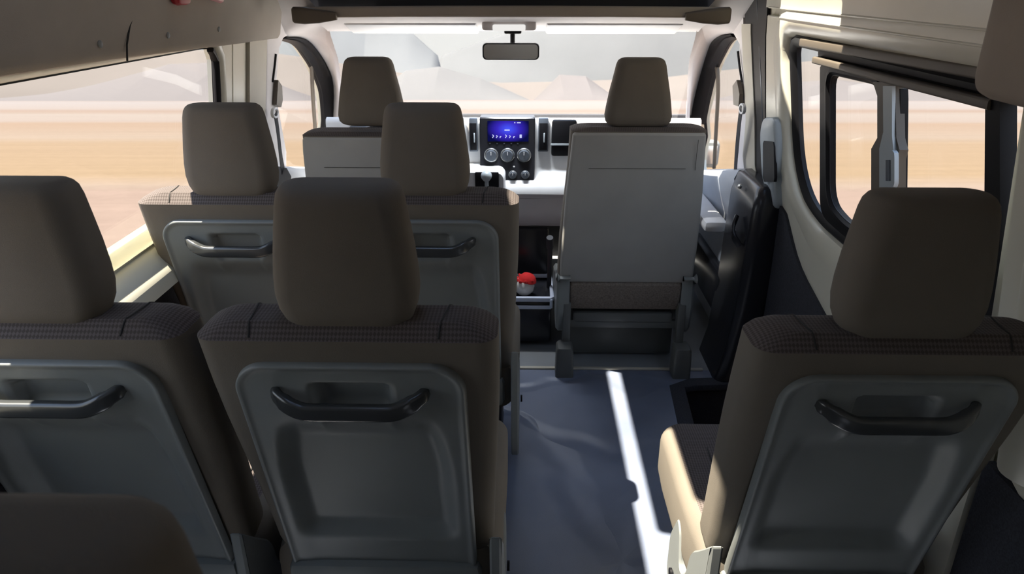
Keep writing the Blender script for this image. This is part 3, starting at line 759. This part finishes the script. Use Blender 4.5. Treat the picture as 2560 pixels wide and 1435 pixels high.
# front doors below the belt line
for s, nm in ((1, 'door_3'), (-1, 'door_2')):
    side = 'right' if s > 0 else 'left'
    d = empty(nm, (0, 0, 0), 'inner side of the %s front door below its window' % side, 'door', kind='structure')
    m = MB(); R = []
    for y in (2.82, 2.9, 3.2, 3.5, 3.8):
        dz = -.25 * (y - 2.88); R.append([Vector((s * x, y, z + (dz if z > .5 else 0))) for x, z in ((.99, .0), (.92, .0), (.90, .35), (.93, .42), (.93, .56), (.90, .65), (.885, .715), (.90, .75), (.945, .757), (.99, .757))])
    m.loft(R); m.build('door_lining', M['doorblue'] if 'doorblue' in M else M['plastic'], d, smooth=50)
    m = MB(); m.box((s * .86, 3.15, .50), (.10, .50, .05), .02); m.build('armrest', M['white'], d)
    m = MB(); m.box((s * .925, 2.99, .625), (.03, .14, .08), .02); m.build('handle_recess', M['black'], d)
    m = MB(); m.box((s * .885, 3.05, .24), (.06, .6, .2), .03); m.build('door_pocket', M['gloss'], d)
# black lower pillar and step cover
lp = MB(); R = []
for z, y0, y1, x in ((-.02, 2.47, 2.78, .80), (.1, 2.48, 2.80, .835), (.3, 2.49, 2.83, .86), (.5, 2.49, 2.84, .868), (.69, 2.50, 2.84, .875), (.762, 2.52, 2.83, .892), (.775, 2.55, 2.81, .91)):
    R.append([Vector((a, b, z)) for a, b in rr(.06, (y1 - y0) / 2, .035, 5, x + .06, (y0 + y1) / 2)])
lp.loft(R); lpo = st(lp.build('trim_20', M['gloss'], smooth=60), 'glossy black lower pillar cover between front door and sliding door', 'trim')
for px, py, r in ((1850, 466, .010), (1838, 578, .008)):
    p = at(px, py, X=.872); m = MB(); m.lathe([(.001, 0), (r, 0), (r * .8, .008), (.001, .011)], (.874, p.y, p.z), (-1, -.3, .1), 14); m.build('bolt', M['chrome'], lpo)
m = MB(); m.sweep(catmull([Vector((.855, 2.62, .64)), Vector((.84, 2.60, .60)), Vector((.84, 2.57, .57)), Vector((.86, 2.56, .54))], 4), rr(.006, .012, .004, 2)); m.build('hook', M['gloss'], lpo)
# exterior mirror seen through the right door window
mr = empty('door_mirror', (0, 0, 0), 'grey exterior mirror outside the right front door window', 'mirror')
c = at(1781, 384, X=1.10); m = MB(); R = []
for y, k in ((-.035, .6), (-.03, .85), (-.015, .97), (0, 1), (.04, .9), (.07, .6), (.08, .3)):
    R.append([Vector((c.x + a * k - .015, c.y + y, c.z + b * k)) for a, b in rr(.05, .078, .03, 5)])
m.loft(R); m.build('mirror_shell', M['plastic'], mr); m = MB(); m.box((c.x - .015, c.y - .036, c.z), (.06, .004, .1), .0015); m.build('mirror_glass', M['mirror'], mr)
m = MB(); m.tube([(c.x - .03, c.y + .02, c.z), (c.x - .12, c.y + .06, c.z - .03)], .012); m.build('mirror_arm', M['black'], mr)

# --- windshield, header, shelf
wsL = [Vector((-x, y, z)) for x, y, z in ws_edge]; wsR = [Vector((x, y, z)) for x, y, z in ws_edge]
wd = empty('window_1', (0, 0, 0), 'wide windshield at the front looking onto pale mountains', 'window', kind='structure')
m = MB(); rows = []
for l, r in zip(catmull(wsL, 3), catmull(wsR, 3)):
    rows.append([l.lerp(r, t / 14) + Vector((0, .05 * (1 - (t / 7 - 1) ** 2), 0)) for t in range(15)])
R = [row + [v + Vector((0, .004, .004)) for v in row[::-1]] for row in rows]
m.loft(R); m.build('glass', M['wsglass'], wd, smooth=80)
m = MB()
R = []
for t in range(15):
    u = t / 14; x = -.72 + 1.44 * u; b = .05 * (1 - (t / 7 - 1) ** 2)
    R.append([Vector((x, y, z)) for y, z in ((2.66, 1.345), (2.66, 1.338), (2.80, 1.315), (2.92 + b, 1.287), (2.965 + b, 1.272), (2.98 + b, 1.276), (2.93, 1.33), (2.8, 1.36))])
m.loft(R); st(m.build('ceiling_front', M['lilac'], smooth=60), 'pale front roof lining above the windshield', 'ceiling')
sh = empty('overhead_shelf', (0, 0, 0), 'overhead storage shelf spanning the cabin above the windshield', 'shelf')
m = MB(); P = [Vector((x, 2.655 + .01 * (1 - (x / .73) ** 2), 1.353 + .004 * (1 - (x / .73) ** 2))) for x in [-.73 + 1.46 * i / 20 for i in range(21)]]
m.sweep(P, rr(.012, .018, .009, 4)); m.build('shelf_lip', M['brownlip'] if 'brownlip' in M else M['liner'], sh)
m = MB(); m.box((0, 2.86, 1.352), (1.50, .38, .008)); m.box((0, 3.04, 1.55), (1.6, .02, .40)); m.build('shelf_tray', M['dark'], sh)
for s in (-1, 1):
    m = MB(); m.loft([[Vector((s * x, 2.64 + a * k, 1.345 + dz + b * k)) for a, b in rr(.02, .028, .012, 4)] for x, k, dz in ((.60, .45, -.004), (.66, .8, -.004), (.71, 1.0, -.002), (.745, .95, 0), (.75, .8, 0))])
    e = m.build('end_cap', M['brown'], sh)
m = MB(); m.box((0, 2.99, 1.62), (1.50, .03, .60)); st(m.build('trim_21', M['dark']), 'dark inside of the roof above the front shelf', 'trim')
# sun visors
def visor(x0, x1, lab):
    v = empty('sun_visor', (0, 0, 0), lab, 'sun visor', 'folded sun visors above the windshield')
    rot = Matrix.Rotation(math.radians(-16), 3, 'X')
    m = MB(); m.box(((x0 + x1) / 2, 2.905, 1.291), (x1 - x0, .15, .016), .0075, rot, 3); m.build('visor_pad', M['white'], v)
    m = MB(); m.tube([(x0 + .01, 2.85, 1.315), (x1 - .01, 2.85, 1.315)], .006, 8, up=Vector((0, 1, 0))); m.build('visor_rod', M['black'], v)
visor(-.625, -.13, 'white folded sun visor on the driver side left of the map light')
visor(.13, .635, 'white folded sun visor on the passenger side right of the map light')
lc = empty('map_light', (0, 0, 0), 'small pale map light console above the rear view mirror', 'light')
m = MB(); m.box((-.008, 2.865, 1.303), (.20, .14, .036), .010); m.build('light_housing', M['lilac'], lc)
m = MB(); m.box((-.008, 2.80, 1.296), (.12, .03, .022), .005); m.build('lamp_lens', M['lens_glow'], lc)
al = bpy.data.lights.new('dash_fill', 'AREA'); al.shape = 'RECTANGLE'; al.size = .24; al.size_y = .06; al.energy = 5.5; al.color = (.92, .96, 1); alo = bpy.data.objects.new('dash_fill', al); COL.objects.link(alo); alo.parent = lc; alo.location = (-.008, 2.935, 1.255); alo.rotation_euler = (math.radians(22), 0, 0)  # added fill light that brightens the dashboard in place of daylight glare
rv = empty('rear_view_mirror', (0, 0, 0), 'wide rear view mirror hanging at the top centre of the windshield', 'mirror')
m = MB(); m.box((.004, 2.90, 1.278), (.066, .03, .02), .006); m.tube([(.003, 2.90, 1.27), (.003, 2.89, 1.245), (.003, 2.882, 1.23)], .009); m.build('stem', M['black'], rv)
m = MB(); R = []
for y, g in ((2.862, .006), (2.858, .001), (2.866, 0), (2.885, .004), (2.898, .018)):
    R.append([Vector((a, y, b)) for a, b in rr(.108 - g, .031 - g, .016, 6, -.003, 1.207)])
m.loft(R); m.build('mirror_housing', M['dark'], rv)
m = MB(); m.prism(rr(.1025, .0265, .014, 6, -.003, 1.207), lambda a, b, d: (a, 2.8565 + d, b), .002); m.build('mirror_face', M['mirror'], rv)

# ================================================================== DASHBOARD
da = empty('dashboard', (0, 0, 0), 'pale grey dashboard below the windshield with central control stack', 'dashboard')
m = MB(); R = []
for i in range(25):
    x = -.79 + 1.58 * i / 24
    low = .46 if x > -.05 else .50
    bul = .02 * math.exp(-((x - .55) / .3) ** 2)
    R.append([Vector((x, y, z)) for y, z in ((3.84, .76), (3.5, .84), (3.16, .905), (3.08, .922), (3.062, .916), (3.055, .90), (3.06, .80), (3.07, .715), (3.05, .69), (3.0 - bul, .668), (2.975 - bul, .645), (2.972 - bul, .62), (2.995, .60),
                                             (3.0, .59), (3.01, .52), (3.035, low), (3.06, low - .01), (3.4, .44), (3.84, .44))])
m.loft(R); m.build('dash_body', M['dash'], da, smooth=50)
# centre stack
cp = MB(); R = []
for z, g in ((.931, .004), (.926, 0), (.90, 0), (.86, 0), (.80, 0), (.76, 0), (.72, 0), (.69, .001), (.665, .003), (.65, .010), (.638, .022), (.632, .04)):
    yy = 3.034 - .03 * smooth(.79, .66, z) + (.004 if z in (.931, .632) else 0)
    R.append([Vector((a, b, z)) for a, b in rr(.1165 - g, .03, .006, 3, -.0215, yy + .03)])
cp.loft(R)
cp = cp.build('control_stack', M['gloss'], da)
m = MB(); m.box((0, 0, 0), (.172, .004, .086), .0015); scn = m.build('display', M['screen'], cp); scn.location = (-.0185, 3.0325, .874)
icons = []
for x, z, w, h in ((-.004, .005, .022, .005), (.028, .036, .005, .004), (.045, .036, .016, .004), (.053, -.02, .009, .014)):
    m = MB(); m.box((x, -.003, z), (w, .001, h), .0004); icons.append(m.build('screen_symbol', M['icon'], cp))
for i, x in enumerate((-.066, -.05, -.035, -.012, .005, .022)):
    m = MB(); m.tube([(x, -.003, -.014 - (i % 3) * .004), (x + .006, -.003, -.020), (x, -.003, -.027)], .0018, 5, up=Vector((0, 1, 0))); icons.append(m.build('screen_symbol', M['icon'], cp))
for ic in icons: ic.location = scn.location
for x in (-.075, -.045, -.015, .015, .042):
    m = MB(); m.box((x - .02, 3.033, .822), (.006, .003, .003)); m.build('touch_key', M['knob'], cp)
def knob(px, py, r, y):
    p = at(px, py, Y=y); m = MB()
    m.lathe([(r * 1.0, 0), (r * 1.0, .004), (r * .92, .006), (r * .80, .006), (r * .76, .018), (r * .70, .022), (r * .3, .022), (.0005, .021)], (p.x, y + .004, p.z), (0, -1, 0), 28)
    k = m.build('knob', M['knob'], cp)
    m = MB(); m.lathe([(r * .93, 0), (r * .97, .001), (r * .93, .002), (r * .90, .001)], (p.x, y - .003, p.z), (0, -1, 0), 28); m.build('knob_ring', M['chrome'], k)
    m = MB(); m.box((p.x, y - .020, p.z + r * .35), (.003, .003, r * .45)); m.build('pointer', M['white'], k)
for px in (1228, 1269, 1310): knob(px, 388, .030, 3.025)
for px in (1282, 1313): knob(px, 437, .018, 3.005)
p = at(1285, 417, Y=3.01); m = MB(); m.box((p.x, 3.012, p.z), (.008, .004, .006), .001); m.build('hazard_button', M['white'], cp)
for x0, x1 in ((1172, 1195), (1346, 1370)):
    a0 = at(x0, 295, Y=3.045); a1 = at(x1, 379, Y=3.045)
    cx = (a0.x + a1.x) / 2; w = a1.x - a0.x
    v = MB(); v.box((cx, 3.055, (a0.z + a1.z) / 2), (w, .03, a0.z - a1.z), .004); v = v.build('air_vent', M['knob'], da)
    v2 = MB(); v2.box((cx, 3.038, (a0.z + a1.z) / 2 - .006), (w - .008, .004, a0.z - a1.z - .028), .001); v2.build('vent_opening', M['black'], v)
    v3 = MB(); v3.box((cx + .004, 3.034, (a0.z + a1.z) / 2 - .01), (.006, .006, .04), .002); v3.build('vent_tab', M['steel'], v)
a0 = at(1380, 300, Y=3.045); a1 = at(1440, 391, Y=3.045)
m = MB(); m.box(((a0.x + a1.x) / 2, 3.055, (a0.z + a1.z) / 2), (a1.x - a0.x, .03, a0.z - a1.z), .01); ck = m.build('storage_opening', M['black'], da)
m = MB(); p = at(1405, 361, Y=3.04); m.box((p.x, 3.037, p.z), (a1.x - a0.x - .01, .006, .008), .001); m.build('opening_shelf', M['steel'], ck)
a0 = at(1150, 298, Y=3.045); m = MB(); m.box((a0.x, 3.053, a0.z - .01), (.03, .02, .03), .004); m.build('switch', M['black'], da)
# instrument hood and column, mostly behind the driver
m = MB(); R = []
for x, k in ((-.70, .7), (-.66, 1), (-.50, 1.05), (-.34, 1), (-.30, .7)):
    R.append([Vector((x, y, z)) for y, z in ((3.05, .76), (3.0, .80), (2.99, .80 + .09 * k), (3.06, .80 + .11 * k), (3.2, .80 + .07 * k), (3.2, .76))])
m.loft(R); m.build('instrument_hood', M['dark'], da)
# shift console
m = MB(); a0 = at(1175, 424, Y=2.95); a1 = at(1263, 470, Y=2.95)
cx = (a0.x + a1.x) / 2 - .04; 
R = []
for y, g in ((2.925, .012), (2.92, .006), (2.93, 0), (3.06, 0)):
    R.append([Vector((a, y, b)) for a, b in rr((a1.x - cx) - g, .09 - g, .03, 5, cx, a0.z - .09)])
m.loft(R); sc_ = m.build('shift_console', M['dash'], da)
b0 = at(1187, 431, Y=2.915); b1 = at(1247, 458, Y=2.915)
m = MB(); m.box(((b0.x + b1.x) / 2, 2.922, (b0.z + b1.z) / 2 - .01), (b1.x - b0.x, .01, b0.z - b1.z + .02), .004); m.build('shift_gate', M['black'], sc_)
p = at(1216, 440, Y=2.89); m = MB(); m.lathe([(.001, -.022), (.012, -.02), (.021, -.008), (.023, 0), (.021, .010), (.012, .020), (.001, .022)], p, (0, 0, 1), 20); m.tube([p, p + Vector((0, .03, -.09))], .008); m.build('gear_knob', M['steel'], sc_)
m = MB(); m.tube([(.03, 3.0, .592), (.3, 3.0, .594), (.6, 3.0, .594)], .0015, 5); m.build('glovebox_gap', M['seam'], da)
# steering wheel
sw_ = empty('steering_wheel', (-.49, 2.80, .80), 'dark steering wheel in front of the driver seat', 'steering wheel')
rot = Matrix.Rotation(math.radians(-28), 3, 'X')
m = MB(); m.tube([rot @ Vector((.185 * math.cos(a), 0, .185 * math.sin(a))) + Vector((0, 0, -.04)) for a in [2 * PI * i / 40 for i in range(40)]], .014, 10, up=Vector((0, 1, 0)), closed=True); m.build('rim', M['gloss'], sw_)
m = MB(); m.box((0, .01, -.04), (.14, .05, .12), .03, rot, 3); m.box((0, .01, -.04), (.34, .02, .03), .008, rot); m.tube([(0, .03, -.05), (0, .10, -.08)], .03); m.build('hub', M['dark'], sw_)

# centre bin between the front seats
cb = empty('centre_console_bin', (0, 0, 0), 'black centre bin with a pale tray rim between the front seats', 'console')
m = MB(); m.box((.025, 2.90, .115), (.29, .27, .19), .012); m.box((.02, 3.04, .30), (.28, .03, .30), .01); m.build('bin_body', M['gloss'], cb)
m = MB()
m.sweep([(-.12, 2.765, .224), (.165, 2.765, .224), (.172, 2.772, .224), (.172, 3.03, .224), (-.12, 3.03, .224), (-.125, 2.77, .224)], rr(.009, .010, .004, 2), closed=True)
m.box((.02, 2.757, .190), (.295, .008, .016), .003); m.box((.168, 2.757, .206), (.012, .008, .04), .003)
m.build('tray_rim', M['bluewhite'] if 'bluewhite' in M else M['white'], cb)
m = MB(); m.tube([(.162, 2.90, .22), (.163, 2.86, .36), (.160, 2.82, .45)], .010); m.tube([(.160, 2.83, .43), (.158, 2.80, .485)], .014); m.build('brake_lever', M['dark'], cb)
ty = empty('plush_toy', (.055, 2.83, .21), 'small round white toy with a bright red top on the centre tray', 'toy')
m = MB(); m.lathe([(.001, -.005), (.025, 0), (.038, .015), (.043, .035), (.038, .058), (.022, .074), (.001, .08)], (0, 0, .012), (0, 0, 1), 22); m.build('body', M['plush'], ty)
m = MB(); m.lathe([(.036, .058), (.040, .062), (.036, .074), (.024, .088), (.001, .094)], (-.003, .002, .012), (.25, 0, 1), 20)
for i in range(9):
    a = i * .7; m.tube([(.030 * math.cos(a), .030 * math.sin(a), .075), (.046 * math.cos(a), .046 * math.sin(a), .085)], .009, 6, scales=[1, .5])
m.build('red_top', M['brightred'], ty)

# red emergency hammer on the left lining, cut by the top of the frame
hm = empty('emergency_hammer', (0, 0, 0), 'dark red emergency hammer clipped to the lining at the top left', 'hammer')
y0, z0 = aw(450, 2, -1, -.05); X = -(wx(1.4) - .055)
m = MB(); m.box((X, y0, z0 + .012), (.03, .075, .045), .014); m.build('hammer_head', M['red'], hm)
m = MB(); m.tube([(X, y0 + .02, z0 + .022), (X, y0 + .12, z0 + .018), (X, y0 + .22, z0 + .004), (X, y0 + .25, z0 + .000)], .012, 8); m.build('hammer_handle', M['red'], hm)
m = MB(); m.box((X - .012, y0 + .06, z0 + .05), (.012, .2, .05), .004); m.build('clip_holder', M['liner'], hm)

# ================================================================== OUTSIDE
d0 = (FW + UP * ((717.5 - 247) / F)).normalized()
EX, EY, EZ = RT, d0, RT.cross(d0)
G0 = Vector((0, 0, -.75))
GM = Matrix(((EX.x, EY.x, EZ.x, G0.x), (EX.y, EY.y, EZ.y, G0.y), (EX.z, EY.z, EZ.z, G0.z), (0, 0, 0, 1)))
def sand():
    m, t, N, L = nt('desert_sand')
    o = N.new('ShaderNodeOutputMaterial'); b = N.new('ShaderNodeBsdfDiffuse')
    tc = N.new('ShaderNodeTexCoord'); sp = N.new('ShaderNodeSeparateXYZ'); L.new(tc.outputs['Object'], sp.inputs[0])
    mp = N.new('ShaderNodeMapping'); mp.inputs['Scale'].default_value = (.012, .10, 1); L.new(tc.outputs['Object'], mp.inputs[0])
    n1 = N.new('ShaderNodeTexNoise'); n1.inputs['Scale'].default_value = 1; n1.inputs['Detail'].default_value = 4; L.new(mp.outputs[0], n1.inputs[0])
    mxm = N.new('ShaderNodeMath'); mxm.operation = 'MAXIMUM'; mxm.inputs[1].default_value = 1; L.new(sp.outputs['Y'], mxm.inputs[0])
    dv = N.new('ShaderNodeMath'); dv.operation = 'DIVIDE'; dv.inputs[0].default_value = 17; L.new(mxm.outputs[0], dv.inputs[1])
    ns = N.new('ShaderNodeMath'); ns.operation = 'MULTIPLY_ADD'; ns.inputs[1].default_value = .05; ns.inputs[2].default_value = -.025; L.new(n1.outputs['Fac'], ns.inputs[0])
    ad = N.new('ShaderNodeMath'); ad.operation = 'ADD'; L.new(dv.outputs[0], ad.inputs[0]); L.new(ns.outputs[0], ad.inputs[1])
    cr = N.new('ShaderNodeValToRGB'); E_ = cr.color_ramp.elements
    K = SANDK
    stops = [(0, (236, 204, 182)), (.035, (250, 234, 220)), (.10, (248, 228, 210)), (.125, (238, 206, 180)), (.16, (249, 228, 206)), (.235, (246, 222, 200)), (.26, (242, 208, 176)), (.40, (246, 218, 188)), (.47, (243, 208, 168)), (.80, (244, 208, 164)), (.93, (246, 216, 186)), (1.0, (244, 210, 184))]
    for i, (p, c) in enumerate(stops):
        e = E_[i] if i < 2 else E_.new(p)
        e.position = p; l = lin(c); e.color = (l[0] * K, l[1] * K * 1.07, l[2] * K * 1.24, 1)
    L.new(ad.outputs[0], cr.inputs[0])
    # fine grain and tufts
    n2 = N.new('ShaderNodeTexNoise'); n2.inputs['Scale'].default_value = 2.2; n2.inputs['Detail'].default_value = 6; n2.inputs['Roughness'].default_value = .7; L.new(tc.outputs['Object'], n2.inputs[0])
    n3 = N.new('ShaderNodeTexNoise'); n3.inputs['Scale'].default_value = 1; n3.inputs['Detail'].default_value = 5
    mp3 = N.new('ShaderNodeMapping'); mp3.inputs['Scale'].default_value = (.06, 1.1, 1); L.new(tc.outputs['Object'], mp3.inputs[0]); L.new(mp3.outputs[0], n3.inputs[0])
    av = N.new('ShaderNodeMath'); av.operation = 'ADD'; L.new(n2.outputs['Fac'], av.inputs[0]); L.new(n3.outputs['Fac'], av.inputs[1])
    mr = N.new('ShaderNodeMapRange'); mr.inputs['From Min'].default_value = .75; mr.inputs['From Max'].default_value = 1.25; mr.inputs['To Min'].default_value = .93; mr.inputs['To Max'].default_value = 1.06
    L.new(av.outputs[0], mr.inputs['Value'])
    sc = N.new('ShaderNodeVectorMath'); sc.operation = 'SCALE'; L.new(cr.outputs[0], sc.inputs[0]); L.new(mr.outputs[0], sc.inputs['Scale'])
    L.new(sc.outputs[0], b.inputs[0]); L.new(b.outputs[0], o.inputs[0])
    return m
SUN = 21.0
SANDK = .131
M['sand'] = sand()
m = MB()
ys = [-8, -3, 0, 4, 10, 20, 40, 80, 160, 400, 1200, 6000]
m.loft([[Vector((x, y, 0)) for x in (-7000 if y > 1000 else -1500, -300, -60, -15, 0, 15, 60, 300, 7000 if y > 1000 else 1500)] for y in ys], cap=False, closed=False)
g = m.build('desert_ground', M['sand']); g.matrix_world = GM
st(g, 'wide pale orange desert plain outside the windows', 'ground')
def mountain_mat(name, c):  # distance haze is put into these pale base colours
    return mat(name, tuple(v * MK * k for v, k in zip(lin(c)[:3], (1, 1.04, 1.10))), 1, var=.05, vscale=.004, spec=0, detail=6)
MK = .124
def mountain(px0, px1, peakpx, top, dist, depth, color, label, seed, prof=None, base=247):
    """massif of real depth standing on the plain; extents given as bearings, converted to metres"""
    hgt = 1.0; x0 = (px0 - 1280) / 1935 * dist; x1 = (px1 - 1280) / 1935 * dist
    m = MB(); nx, ny = 200, 26; rows = []
    for j in range(ny + 1):
        v = j / ny; row = []
        for i in range(nx + 1):
            u = i / nx
            x = x0 + (x1 - x0) * u; y = dist + depth * (v - .5)
            env = interp(u, [a for a, b in prof], [b for a, b in prof])
            h = (base - env) / 1935 * dist if env < base else 0
            cs = 1 - abs(v * 2 - 1)
            nz = noise.fractal(Vector((x / dist * 9 + seed, y / dist * 9, seed * 1.7)), .9, 2.1, 5)
            cs = max(0, cs) ** .85
            row.append(m.bm.verts.new((x, y, max(-2, h * cs * (1 + .07 * nz * (1 - .65 * cs)) - 2))))
        rows.append(row)
    for j in range(ny):
        for i in range(nx): m.face((rows[j][i], rows[j][i + 1], rows[j + 1][i + 1], rows[j + 1][i]))
    o = m.build(label.split('|')[0], color, smooth=180); o.matrix_world = GM
    return tag(o, label.split('|')[1], 'mountain' if 'mountain' in label.split('|')[0] else 'dune')
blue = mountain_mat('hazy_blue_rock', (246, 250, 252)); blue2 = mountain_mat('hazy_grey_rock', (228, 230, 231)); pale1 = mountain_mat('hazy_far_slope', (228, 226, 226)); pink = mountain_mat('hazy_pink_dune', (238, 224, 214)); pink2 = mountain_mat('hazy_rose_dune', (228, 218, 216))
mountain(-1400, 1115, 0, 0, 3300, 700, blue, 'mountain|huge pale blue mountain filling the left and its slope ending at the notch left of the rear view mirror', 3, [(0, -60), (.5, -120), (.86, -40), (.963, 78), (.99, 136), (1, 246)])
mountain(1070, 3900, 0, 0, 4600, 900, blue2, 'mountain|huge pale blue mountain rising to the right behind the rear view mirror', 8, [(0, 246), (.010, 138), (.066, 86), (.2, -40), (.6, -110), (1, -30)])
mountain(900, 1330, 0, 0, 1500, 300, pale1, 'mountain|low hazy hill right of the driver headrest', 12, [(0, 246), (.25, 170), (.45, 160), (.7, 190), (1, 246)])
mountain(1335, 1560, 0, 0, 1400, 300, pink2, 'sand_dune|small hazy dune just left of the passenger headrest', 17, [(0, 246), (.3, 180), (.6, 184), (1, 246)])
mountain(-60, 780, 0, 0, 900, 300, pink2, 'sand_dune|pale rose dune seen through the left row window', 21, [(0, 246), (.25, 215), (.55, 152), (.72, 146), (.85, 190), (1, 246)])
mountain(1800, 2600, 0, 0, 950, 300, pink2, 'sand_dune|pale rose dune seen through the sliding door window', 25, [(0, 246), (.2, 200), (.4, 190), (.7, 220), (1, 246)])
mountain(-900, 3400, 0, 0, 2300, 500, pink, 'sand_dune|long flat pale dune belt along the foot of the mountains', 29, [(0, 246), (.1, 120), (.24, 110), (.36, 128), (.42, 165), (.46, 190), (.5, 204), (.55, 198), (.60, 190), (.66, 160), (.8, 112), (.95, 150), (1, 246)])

# ================================================================== LIGHT
w = bpy.data.worlds.new('sky'); SC.world = w; w.use_nodes = True
N = w.node_tree.nodes; L = w.node_tree.links; N.clear()
o = N.new('ShaderNodeOutputWorld'); bg = N.new('ShaderNodeBackground'); tc = N.new('ShaderNodeTexCoord'); sp = N.new('ShaderNodeSeparateXYZ')
cr = N.new('ShaderNodeValToRGB'); e = cr.color_ramp.elements
e[0].position = .0; e[0].color = (.37, .37, .36, 1); e[1].position = 1; e[1].color = (.34, .50, .85, 1)
x = e.new(.04); x.color = (.86, .89, .93, 1); x = e.new(.5); x.color = (.62, .74, .95, 1)
L.new(tc.outputs['Generated'], sp.inputs[0]); L.new(sp.outputs['Z'], cr.inputs[0]); L.new(cr.outputs[0], bg.inputs[0]); bg.inputs[1].default_value = 1.9; L.new(bg.outputs[0], o.inputs[0])
sd = bpy.data.lights.new('sun', 'SUN'); sd.energy = SUN; sd.angle = math.radians(.6); sd.color = (1, .89, .73)
so = bpy.data.objects.new('sun', sd); COL.objects.link(so); so.location = (-3, 1, 7)
so.rotation_euler = Vector((-.371, 0, .928)).to_track_quat('Z', 'Y').to_euler()
vs = SC.view_settings; vs.view_transform = 'Standard'; vs.look = 'None'; vs.gamma = 1; vs.use_curve_mapping = False; vs.exposure = .2
SC.cycles.max_bounces = 10; SC.cycles.diffuse_bounces = 6; SC.cycles.transparent_max_bounces = 16; SC.cycles.sample_clamp_indirect = 6
